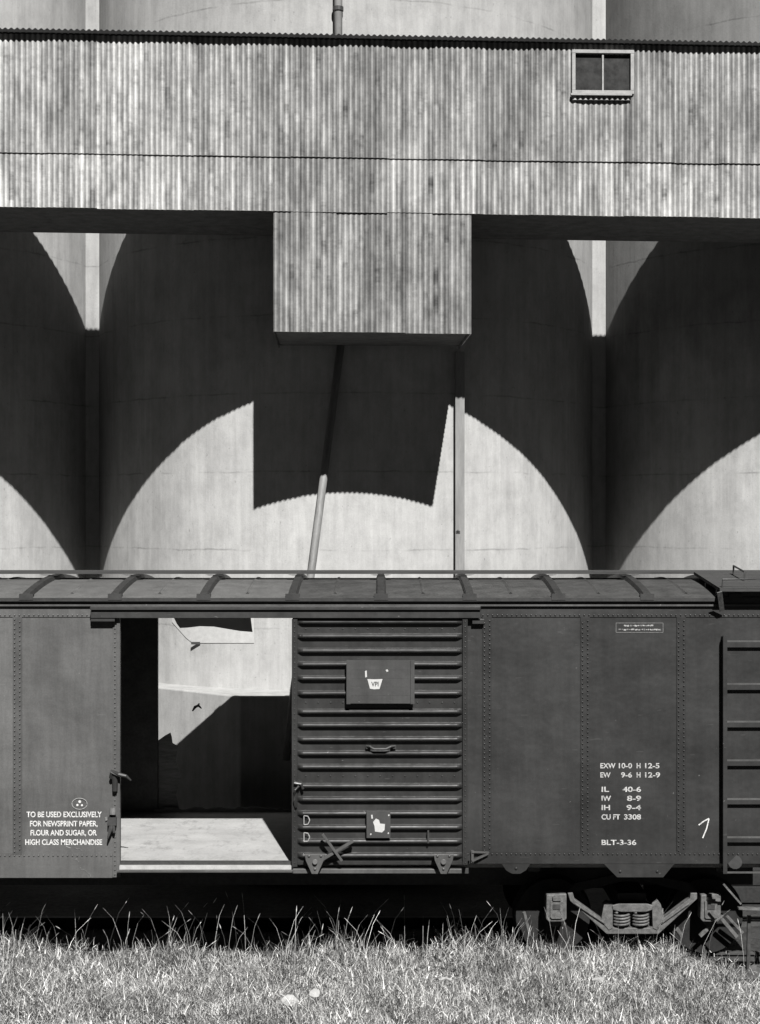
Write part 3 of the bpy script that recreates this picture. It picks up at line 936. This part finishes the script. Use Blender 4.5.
for b in bx:
    m = MB()
    vs = []
    for y in ysr:
        z = rz(y)
        vs += [(b - 0.055, y, z + .001), (b - 0.038, y, z + 0.045), (b + 0.038, y, z + 0.045), (b + 0.055, y, z + .001)]
    fs = []
    for i in range(len(ysr) - 1):
        for q in range(3): fs.append((i * 4 + q, i * 4 + q + 1, i * 4 + q + 5, i * 4 + q + 4))
    fs += [(0, 1, 2, 3)]
    m.add(vs, fs)
    m.box(b - 0.075, b + 0.075, YE0 - 0.012, YE0 + 0.05, ZE - 0.03, ZE + 0.035)
    rc = m.build('roof_seam_cap', M['roof_seam'], car)
    if b < 3.5:
        m = MB()
        m.prism_y([(b - 0.12, ZC - 0.722), (b + 0.12, ZC - 0.722), (b + 0.07, rz(YM) + 0.045), (b - 0.07, rz(YM) + 0.045)], 18.08, 18.12)
        m.prism_y([(b - 0.12, ZC - 0.722), (b + 0.12, ZC - 0.722), (b + 0.07, rz(YM) + 0.045), (b - 0.07, rz(YM) + 0.045)], 18.56, 18.60)
        m.build('running_board_saddle', M['iron'], rc)
m = MB()
m.box(XL - 0.03, XR + 0.03, YE0 - 0.006, YE0 + 0.02, ZE - 0.045, ZE - 0.008)
m.box(XL - 0.03, XR + 0.03, YE1 - 0.02, YE1 + 0.006, ZE - 0.045, ZE - 0.008)
m.build('roof_eave', M['roof_seam'], car)
MB().box(XL, XR, YF - 0.012, YF + 0.06, Z_TOP + 0.001, ZE - 0.02).build('eave_recess', M['iron'], car)
MB().box(XL, XR, YF - 0.04, YF + 0.05, cz_(606), cz_(604.2) ).build('top_plate_angle', M['track_bar'], car)
for i, yy in enumerate((18.11, 18.28, 18.45)):
    MB().box(XL - 0.25, XR + 0.25, yy, yy + 0.155, ZC - 0.715, ZC - 0.688).build('running_board', M['plank'], car)
# lateral running board
def latz(y): return ZC - 0.690 - (18.1 - y) * 0.088
lx0, lx1 = 3.62, 4.36
lr = None
for i in range(5):
    a = lx0 + (lx1 - lx0) * i / 5
    m = MB()
    ya, yb = 16.72, 18.10
    vs = [(a, ya, latz(ya)), (a + .1472, ya, latz(ya)), (a + .1472, yb, latz(yb)), (a, yb, latz(yb))]
    vs = [(p[0], p[1], p[2] - 0.035) for p in vs] + vs
    m.add(vs, [(0, 3, 2, 1), (4, 5, 6, 7), (0, 1, 5, 4), (1, 2, 6, 5), (2, 3, 7, 6), (3, 0, 4, 7)])
    m.build('lateral_running_board', M['plank'], car)
for yy in (16.88, 17.45):
    m = MB(); m.box(lx0, lx1, yy, yy + 0.05, rz(max(yy, YE0)) + 0.004, latz(yy) - 0.037)
    m.build('board_bearer', M['iron'], car)
m = MB()
m.bar(P(719.5, 592, 16.70), P(722, 611, 16.86), 0.055, 0.012, (0, -1, 0))
m.build('board_bracket', M['wornsteel'], car)
m = MB()
m.tube([(3.66, 16.78, latz(16.78)), (3.66, 16.78, latz(16.8) + .085), (4.3, 16.78, latz(16.8) + .085), (4.3, 16.78, latz(16.78))], 0.011, 8)
m.tube([(4.02, 17.3, latz(17.3)), (4.02, 17.3, latz(17.3) + .10), (4.02, 17.85, latz(17.85) + .10), (4.02, 17.85, latz(17.85))], 0.011, 8)
m.build('roof_grab_iron', M['iron'], car)

# ---- ladder at the right corner
YLd = YF - 0.09
lad = empty('ladder', (cx_(722), YF, ZS), None, None)
lad.parent = car; lad.location = Vector((cx_(722), YF, ZS)) - PW(car)
m = MB()
m.box(cx_(721), cx_(725), YLd - 0.02, YLd + 0.02, cz_(871.5), cz_(635))
m.build('ladder_stile', M['car_r'], lad)
m = MB(); m.box(4.33, 4.37, YLd - 0.02, YLd + 0.02, cz_(871.5), cz_(635)); m.build('ladder_stile', M['car_r'], lad)
for y in (640.5, 683, 720.5, 759, 797.5, 835.5, 870.5):
    m = MB(); m.bar((cx_(725) + .001, YLd, cz_(y)), (4.329, YLd, cz_(y)), 0.024, 0.016); m.build('ladder_rung', M['track_bar'], lad)
m = MB()
for y in (638, 868):
    for x in (cx_(723), 4.35): m.box(x - 0.02, x + 0.02, YLd + 0.021, YF - 0.001, cz_(y) - 0.02, cz_(y) + 0.02)
m.build('ladder_foot', M['car_r'], lad)
m = MB()
m.bar(P(723.5, 873, YLd), P(723.5, 884, YLd), 0.016, 0.05)
m.bar(P(723.5, 884, YLd), P(741, 904, YLd), 0.016, 0.02)
m.bar(P(738, 908, YLd), (4.40, YLd, cz_(908)), 0.07, 0.02)
m.bar((4.40, YLd, cz_(908)), (4.36, YLd, cz_(873)), 0.016, 0.05)
m.build('sill_step', M['wornsteel'], car)
for x in (735, 768):
    m = MB(); m.tube([P(x, 862, YF - .02), P(x, 862, YF - .001)], 0.075, 14)
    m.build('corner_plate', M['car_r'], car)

# ---- underframe
m = MB()
m.box(XL + 0.1, XR - 0.1, YM - 0.17, YM + 0.17, 0.75, ZS - 0.064)
for i in range(12):
    x = XL + 0.6 + i * 1.03
    m.box(x - 0.06, x + 0.06, YF + 0.35, YM - 0.172, 1.12, ZS - 0.064)
    m.box(x - 0.06, x + 0.06, YM + 0.172, YB - 0.06, 0.98, ZS - 0.064)
m.box(DX0, DX1 + 1.9, YF + 0.03, YF + 0.055, cz_(863) - 0.12, ZS - 0.062)
m.build('underframe', M['iron'], car)
m = MB(); m.tube([(-3.3, YM + .5, .8), (-2.6, YM + .5, .8)], 0.16, 14); m.tube([(-2.6, YM + .5, .8), (2.0, YM + .3, .72)], 0.015, 6)
m.build('brake_cylinder', M['iron'], car, smooth=False)
for sx_, xx in ((-1, XL), (1, XR)):
    m = MB()
    m.box(min(xx, xx + sx_ * .5), max(xx, xx + sx_ * .5), YM - 0.07, YM + 0.07, 0.92, 1.06)
    m.box(min(xx + sx_ * .5, xx + sx_ * .75), max(xx + sx_ * .5, xx + sx_ * .75), YM - 0.13, YM + 0.1, 0.86, 1.12)
    m.build('coupler', M['iron'], car, bevel=0.02)

# ---- trucks: near-side frame details as seen, mirrored on the far side
RAILZ = 0.14
TX = 2.79
def truck(tx):
    t = empty('truck', (tx, YM, RAILZ), None, None)
    t.parent = car; t.location = Vector((tx, YM, RAILZ)) - PW(car)
    for s_ in (1, -1):
        def yy(d): return YM - s_ * d              # d metres out from the centre line
        q = YM - 17.30
        YT = 17.30
        def X(px): return tx + ((px - 632.5) * YT / F)
        def Z(py): return ZC + (CY - py) * YT / F
        def ext(m, pts, d0, d1):
            m.prism_y([(X(a), Z(b)) for a, b in pts], min(yy(q + d0), yy(q + d1)), max(yy(q + d0), yy(q + d1)))
            return m
        m = MB()
        ext(m, [(567, 893), (572, 892.5), (574, 899.5), (614, 928), (650, 928), (689, 898.5), (690, 893), (696.5, 893), (696.5, 899), (658, 934), (606, 934), (569.5, 901)], 0.0, -0.10)
        ext(MB(), [(566, 893), (575, 884), (620, 874), (645, 874), (690, 884), (697, 893), (690, 893.5), (643, 882), (622, 882), (573, 893)], -0.03, -0.09).build('upper_frame_member', M['wheel'], t)  # near-black colour stands in for the shadow of the car sill
        ext(m, [(603, 905), (606, 902), (612, 903), (612, 928), (608, 930), (600, 921)], 0.01, -0.11)
        ext(m, [(651, 903), (657, 900), (660, 904), (664, 921), (656, 930), (652, 928)], 0.01, -0.11)
        m.bar((X(574), yy(q + .012), Z(903)), (X(604), yy(q + .012), Z(923)), 0.02, 0.022, (0, -1, 0))
        m.bar((X(688), yy(q + .012), Z(903)), (X(660), yy(q + .012), Z(923)), 0.02, 0.022, (0, -1, 0))
        m.build('side_frame', M['wornsteel'], t, bevel=0.006)
        m = MB()
        ext(m, [(611, 905), (618, 903), (646, 903), (652, 905), (651, 909.5), (645, 911.5), (620, 911.5), (612, 909.5)], 0.025, -0.12)
        m.build('bolster_end', M['wornsteel'], t, bevel=0.008)
        for c in (621.5, 640.5):
            pts = []
            r_ = 0.085
            for i in range(66):
                a_ = i * math.pi / 7
                pts.append((X(c) + r_ * math.cos(a_), yy(q - 0.05) + r_ * math.sin(a_), Z(926.5) + (Z(912.5) - Z(926.5)) * i / 65))
            MB().tube(pts, 0.0135, 6).build('coil_spring', M['wornsteel'], t, smooth=True)
        for c in (555.5, 709.5):
            m = MB()
            ext(m, [(c - 10, 894), (c + 10, 893), (c + 10, 918), (c + 7, 921), (c - 8, 921), (c - 10.5, 918)], 0.04, -0.14)
            jb = m.build('journal_box', M['wornsteel'], t, bevel=0.01)
            m = MB()
            ext(m, [(c - 6.5, 900), (c + 6, 900), (c + 6, 916), (c + 4, 917.5), (c - 5, 917.5), (c - 6.5, 916)], 0.06, 0.042)
            ext(m, [(c - 4, 895.5), (c + 4, 895.5), (c + 4, 899.5), (c - 4, 899.5)], 0.075, 0.041)
            m.build('journal_lid', M['wornsteel'], jb, bevel=0.003)
            ext(MB(), [(c - 4, 903), (c + 3.5, 903), (c + 3.5, 908), (c - 4, 908)], 0.068, 0.061).build('lid_recess', M['iron'], jb)
    for ax in (-0.855, 0.855):
        e = MB()
        e.tube([(tx + ax, YM - 1.05, RAILZ + .42), (tx + ax, YM + 1.05, RAILZ + .42)], 0.07, 12)
        eo = e.build('axle', M['iron'], t)
        for s_ in (-1, 1):
            m = MB()
            y0 = YM + s_ * 0.70; y1 = YM + s_ * 0.83
            yy0 = YM + s_ * 0.675
            c = Vector((tx + ax, 0, RAILZ + .42))
            m.tube([(c.x, yy0, c.z), (c.x, y0, c.z)], 0.445, 40)
            m.tube([(c.x, y0, c.z), (c.x, y1, c.z)], [0.422, 0.415], 40, True)
            m.tube([(c.x, y1, c.z), (c.x, y1 + s_ * 0.03, c.z)], 0.13, 20)
            for q in range(40): pass
            m.build('wheel', M['wheel'], eo)
    m = MB()
    m.box(tx - 0.16, tx + 0.16, YM - 1.0, YM + 1.0, RAILZ + .50, RAILZ + .72)
    m.build('truck_bolster', M['iron'], t, bevel=0.01)
    # brake rigging at the outer end
    q = 17.36
    def X(px): return tx + ((px - 632.5) * q / F)
    def Z(py): return ZC + (CY - py) * q / F
    for (a, b, c, d, w1, w2) in ((722, 919, 738, 938, .022, .04), (727, 916, 744, 934, .022, .03), (700, 936, 724, 915, .022, .04), (524, 912, 530, 937, .022, .035), (677, 929, 682, 937, .022, .05)):
        MB().bar((X(a), q, Z(b)), (X(c), q + .05, Z(d)), w1, w2).build('brake_rod', M['wornsteel'], t)
    return t
truck(TX)
truck(TX - 9.34)

# ------------------------------------------------------------ track
trk = empty('railway_track', (-1.87, YM, 0), 'pair of rusty rails half hidden by dry grass under the boxcar', 'railway track')
for s_ in (-1, 1):
    y = YM + s_ * 0.752
    m = MB()
    prof = [(-.065, 0.0), (.065, 0.0), (.065, .012), (.012, .03), (.010, .10), (.035, .112), (.035, .138), (.028, .14), (-.028, .14), (-.035, .138), (-.035, .112), (-.010, .10), (-.012, .03), (-.065, .012)]
    n = len(prof)
    vs = [(-60, y + a, b) for a, b in prof] + [(60, y + a, b) for a, b in prof]
    m.add(vs, [tuple(range(n)), tuple(range(2 * n - 1, n - 1, -1))] + [(i, i + n, (i + 1) % n + n, (i + 1) % n) for i in range(n)])
    m.build('rail', M['rail'], trk)
for i in range(34):
    x = -11 + i * 0.58
    m = MB().box(x - .1, x + .1, YM - 1.28 + random.uniform(-.05, .05), YM + 1.28, -0.1, -0.004 + random.uniform(0, .003))
    m.build('sleeper', M['tie'], trk)

# ------------------------------------------------------------ odds and ends
Yq = 20.16
def fl(a, b, Y): return ((a - CX) * Y / F, ZC + (CY - b) * Y / F)
wav = [(172, 600), (173.5, 617), (177, 624), (180, 628), (188, 627.6), (200, 626.2), (214, 626.6), (228, 629), (240, 631), (252.5, 632), (251, 620), (249.5, 600)]
cf = tag(MB().prism_y([fl(a, b, Yq) for a, b in wav], Yq - 0.006, Yq + 0.006).build('canvas_flap', M['canvas']), 'shaded cloth flap with a wavy lower edge hanging at the top of the far doorway', 'canvas')
for a in (178, 246):
    q = fl(a, 601, Yq)
    MB().bar((q[0], Yq - .007, q[1]), (q[0], YB + .001, ZC - 1.12), 0.02, 0.02).build('hanging_rod', M['iron'], cf)
m = MB(); topv = []; botv = []
for i in range(13):
    px = 172 + 82 * i / 12
    X_, Y_ = silo_front(px, 0.009)
    X2, Y2 = silo_front(px, 0.003)
    yb = 643 if px > 190.5 else 622 + (px - 172) * 1.13
    topv += [(X_, Y_, ZC + (CY - 604) * Y_ / F), (X2, Y2, ZC + (CY - 604) * Y_ / F)]
    botv += [(X_, Y_, ZC + (CY - yb) * Y_ / F), (X2, Y2, ZC + (CY - yb) * Y_ / F)]
m.v = topv + botv
for i in range(12):
    a_ = i * 2; c_ = 26 + i * 2
    m.f += [(a_, c_, c_ + 2, a_ + 2), (a_ + 1, a_ + 3, c_ + 3, c_ + 1), (a_, a_ + 2, a_ + 3, a_ + 1), (c_, c_ + 1, c_ + 3, c_ + 2)]
m.f += [(0, 1, 27, 26), (24, 50, 51, 25)]
bd = tag(m.build('sheet_board', M['paper']), 'bright white sheet fixed on the silo wall below the shaded cloth flap', 'board')
X_, Y_ = silo_front(195, 0.06)
q1, q2 = P(191, 642, Y_), P(200, 644.5, Y_)
MB().box(q1[0], q2[0], Y_ + .012, Y_ + .03, q2[2], q1[2]).build('batten', M['iron'], bd)
# hook on the footing
fp = G(uc, vc - RS - 0.66, 0)
m = MB()
Yh = 21.5
m.tube([P(192.5, 711, Yh), P(195, 707, Yh - .02), P(198.5, 705.5, Yh - .04), P(201.5, 708.5, Yh - .03)], [0.010, 0.02, 0.02, 0.008], 7)
m.tube([P(197, 706, Yh - .03), P(199, 704, Yh - .0), P(199, 704, Yh + .1)], 0.012, 7)
tag(m.build('iron_hook', M['iron']), 'small bent iron hook fixed to the concrete footing seen through the boxcar', 'hook')

st = empty('added_dark_stack', (5.2, 20.7, 0), 'low dark stack added to darken the ground behind the boxcar step', 'added stack')  # added blocks that fill in the darkness behind the step
for j in range(2):
    for i in range(4):
        y0 = 20.35 + i * 0.25
        MB().box(4.0 + rng.uniform(-.08, .08), 6.4 + rng.uniform(-.1, .1), y0, y0 + .22, 0.01 + j * .225, 0.225 + j * .225).build('timber', M['tie'], st, bevel=.012)

def scrap(px, py, w_, h_, lab, seed):
    w_ *= 0.8; h_ *= 0.6
    Y = (ZC - 0.33) * F / (py - CY)
    c = P(px, py, Y)
    rr = random.Random(seed)
    m = MB()
    n = 7; ring_ = []
    for i in range(n):
        a = 2 * math.pi * i / n
        ring_.append((c[0] + w_ * math.cos(a) * rr.uniform(.7, 1.15), c[1] + h_ * 0.7 * math.sin(a) * rr.uniform(.7, 1.1), c[2] + h_ * 0.7 * math.sin(a) + rr.uniform(-.015, .015)))
    vs = ring_ + [(c[0], c[1] - 0.02, c[2] + 0.012)] + [(p[0], p[1] + .003, p[2] - .003) for p in ring_] + [(c[0], c[1] - 0.016, c[2] + 0.008)]
    fs = [(i, (i + 1) % n, n) for i in range(n)] + [((i + 1) % n + n + 1, i + n + 1, 2 * n + 1) for i in range(n)] + [(i, i + n + 1, (i + 1) % n + n + 1, (i + 1) % n) for i in range(n)]
    m.add(vs, fs)
    tag(m.build('paper_scrap', M['litter']), lab, 'litter', 'paper scraps in the grass')
scrap(598, 979, 0.085, 0.055, 'crumpled white paper scrap in the grass below the truck springs', 1)
scrap(289, 1000, 0.11, 0.10, 'larger pale paper scrap lying at the near edge of the grass', 2)
scrap(315, 993, 0.075, 0.10, 'upright pale paper scrap just right of the larger one', 3)
scrap(446, 979, 0.10, 0.03, 'flat thin paper scrap in the grass below the right door roller', 4)

def rock(px, py, r, lab, seed):
    Y = (ZC - 0.05) * F / (py - CY)
    c = P(px, py, Y)
    rr = random.Random(seed)
    m = MB(); n = 10; k = 6
    ph = [rr.uniform(0, 6) for _ in range(4)]
    for j in range(k + 1):
        th = math.pi * j / k
        for i in range(n):
            a = 2 * math.pi * i / n
            q = r * (1 + .18 * math.sin(2 * a + ph[0]) + .12 * math.sin(3 * th + ph[1]) + rr.uniform(-.07, .07))
            m.v.append((c[0] + q * 1.25 * math.sin(th) * math.cos(a), c[1] + q * math.sin(th) * math.sin(a), c[2] + .6 * q * math.cos(th)))
    for j in range(k):
        for i in range(n): m.f.append((j * n + i, (j + 1) * n + i, (j + 1) * n + (i + 1) % n, j * n + (i + 1) % n))
    tag(m.build('stone', M['rock']), lab, 'stone', 'stones beside the track')
rock(757, 975, 0.17, 'dark stone at the right edge standing against the iron stake', 3)
rock(752, 1004, 0.13, 'dark stone in the lower right corner in front of the taller one', 5)
m = MB(); Ys = 17.0
m.bar((P(748, 0, Ys)[0], Ys, 0), (P(749, 0, Ys)[0], Ys, ZC - (915 - CY) * Ys / F), 0.035, 0.035, (0, 1, 0))
tag(m.build('iron_stake', M['iron']), 'short dark upright stake in the bare ground under the boxcar step', 'stake')

# ------------------------------------------------------------ dry grass
def blades(name, n, xr, yr, hmin, hmax, wmin, wmax, dens, lean, mat, seed, nseg=3, curl=1.0, zoff=0.0):
    r = np.random.default_rng(seed)
    x = r.uniform(*xr, n * 3); y = r.uniform(*yr, n * 3)
    p = dens(x, y)
    keep = r.uniform(0, 1, n * 3) < p
    x, y = x[keep][:n], y[keep][:n]
    n = len(x)
    clump = 0.5 + 0.5 * np.sin(x * 2.3 + 1.3 * np.sin(y * 2.1)) * np.sin(y * 2.9 + 1.7 * np.sin(x * 1.3))
    clump = (0.50 + 0.50 * clump) * (0.75 + 0.5 * np.abs(np.sin(x * 5.3 + np.sin(y * 4.1)) * np.cos(y * 6.1 + x)))
    h = r.uniform(hmin, hmax, n) * clump * np.where((y > 17.1) & (y < 17.6), 1.25, 1.0)
    wd = r.uniform(wmin, wmax, n)
    a = r.uniform(0, 2 * math.pi, n); b = r.uniform(0, 2 * math.pi, n)
    ln = np.abs(r.normal(0, lean, n))
    V = np.zeros((n, (nseg + 1) * 2, 3), dtype=np.float32)
    cxp, cyp = x.copy(), y.copy(); z = r.uniform(0, 1, n) ** 1.3 * zoff * clump
    ang = r.uniform(0, 0.5, n)
    bend = ln * curl
    for s_ in range(nseg + 1):
        f_ = s_ / nseg
        hw = wd * (1 - 0.75 * f_) / 2
        V[:, 2 * s_, 0] = cxp - np.cos(b) * hw; V[:, 2 * s_, 1] = cyp - np.sin(b) * hw; V[:, 2 * s_, 2] = z
        V[:, 2 * s_ + 1, 0] = cxp + np.cos(b) * hw; V[:, 2 * s_ + 1, 1] = cyp + np.sin(b) * hw; V[:, 2 * s_ + 1, 2] = z
        seg = h / nseg
        ang = ang + bend
        cxp = cxp + np.cos(a) * np.sin(ang) * seg
        cyp = cyp + np.sin(a) * np.sin(ang) * seg
        z = z + np.cos(ang) * seg
        a = a + r.uniform(-.6, .6, n) * curl
    V[:, :, 2] = np.maximum(V[:, :, 2], -0.02)
    nv = (nseg + 1) * 2
    base = (np.arange(n) * nv)[:, None]
    quads = np.concatenate([base + np.array([[2 * s_, 2 * s_ + 1, 2 * s_ + 3, 2 * s_ + 2]]) for s_ in range(nseg)], 1).reshape(-1, 4)
    me = bpy.data.meshes.new(name)
    me.vertices.add(n * nv); me.vertices.foreach_set('co', V.ravel())
    me.loops.add(len(quads) * 4); me.loops.foreach_set('vertex_index', quads.ravel().astype(np.int32))
    me.polygons.add(len(quads)); me.polygons.foreach_set('loop_start', np.arange(len(quads), dtype=np.int32) * 4)
    me.polygons.foreach_set('loop_total', np.full(len(quads), 4, dtype=np.int32))
    me.update(calc_edges=True); me.validate()
    me.materials.append(mat)
    o = bpy.data.objects.new(name, me); COL.objects.link(o)
    return o
def dens(x, y):
    edge = 3.38 + (17.5 - y) * 0.45                    # bare, stony patch at the right
    d = np.where(x > edge, 0.04, 1.0)
    d = d * np.where(y > 17.6, np.clip((18.0 - y) / 0.5, 0.05, 1) * 0.4, 1.0)
    return d
o = blades('grass_thatch', 150000, (-7.5, 6.5), (14.4, 17.65), 0.05, 0.17, 0.004, 0.010, dens, 1.0, M['grass'], 21, nseg=2, curl=1.0, zoff=0.34)
tag(o, kind='stuff')
o = blades('dry_grass', 75000, (-7.5, 6.5), (14.4, 18.0), 0.14, 0.46, 0.004, 0.011, dens, 0.95, M['grass'], 3, nseg=4, curl=1.0)
tag(o, kind='stuff')
def dens2(x, y): return np.where(x > 3.45 + (17.4 - y) * 0.42, 0.12, 1.0)
o = blades('tall_dry_grass', 2600, (-7.5, 6.5), (15.0, 17.6), 0.28, 0.58, 0.002, 0.0045, dens2, 0.14, M['grass'], 8, nseg=6, curl=1.0)
tag(o, kind='stuff')
# seed heads nodding on thin stalks
V = []; Fq = []
r_ = random.Random(12)
sb = MB()
for i in range(210):
    x = r_.uniform(-6, 5.6); y = r_.uniform(16.6, 17.5); h = r_.uniform(.45, .85)
    if x > 3.3 and r_.random() < .8: continue
    a = r_.uniform(0, 6.28); l = r_.uniform(.04, .22)
    pts = [Vector((x, y, 0)), Vector((x + math.cos(a) * l * .3, y + math.sin(a) * l * .3, h * .5)), Vector((x + math.cos(a) * l, y + math.sin(a) * l, h * .85)), Vector((x + math.cos(a) * l * 1.7, y + math.sin(a) * l * 1.7, h))]
    sb.tube(pts, [.0015, .0014, .0013, .001], 3, False)
    e_ = pts[-1]; d = (pts[-1] - pts[-2]).normalized()
    sb.tube([e_ - d * .035, e_ - d * .01, e_ + d * .035], [.0015, r_.uniform(.0025, .0045), .001], 4, False)
o = sb.build('seeding_grass', M['grass'])
tag(o, kind='stuff')
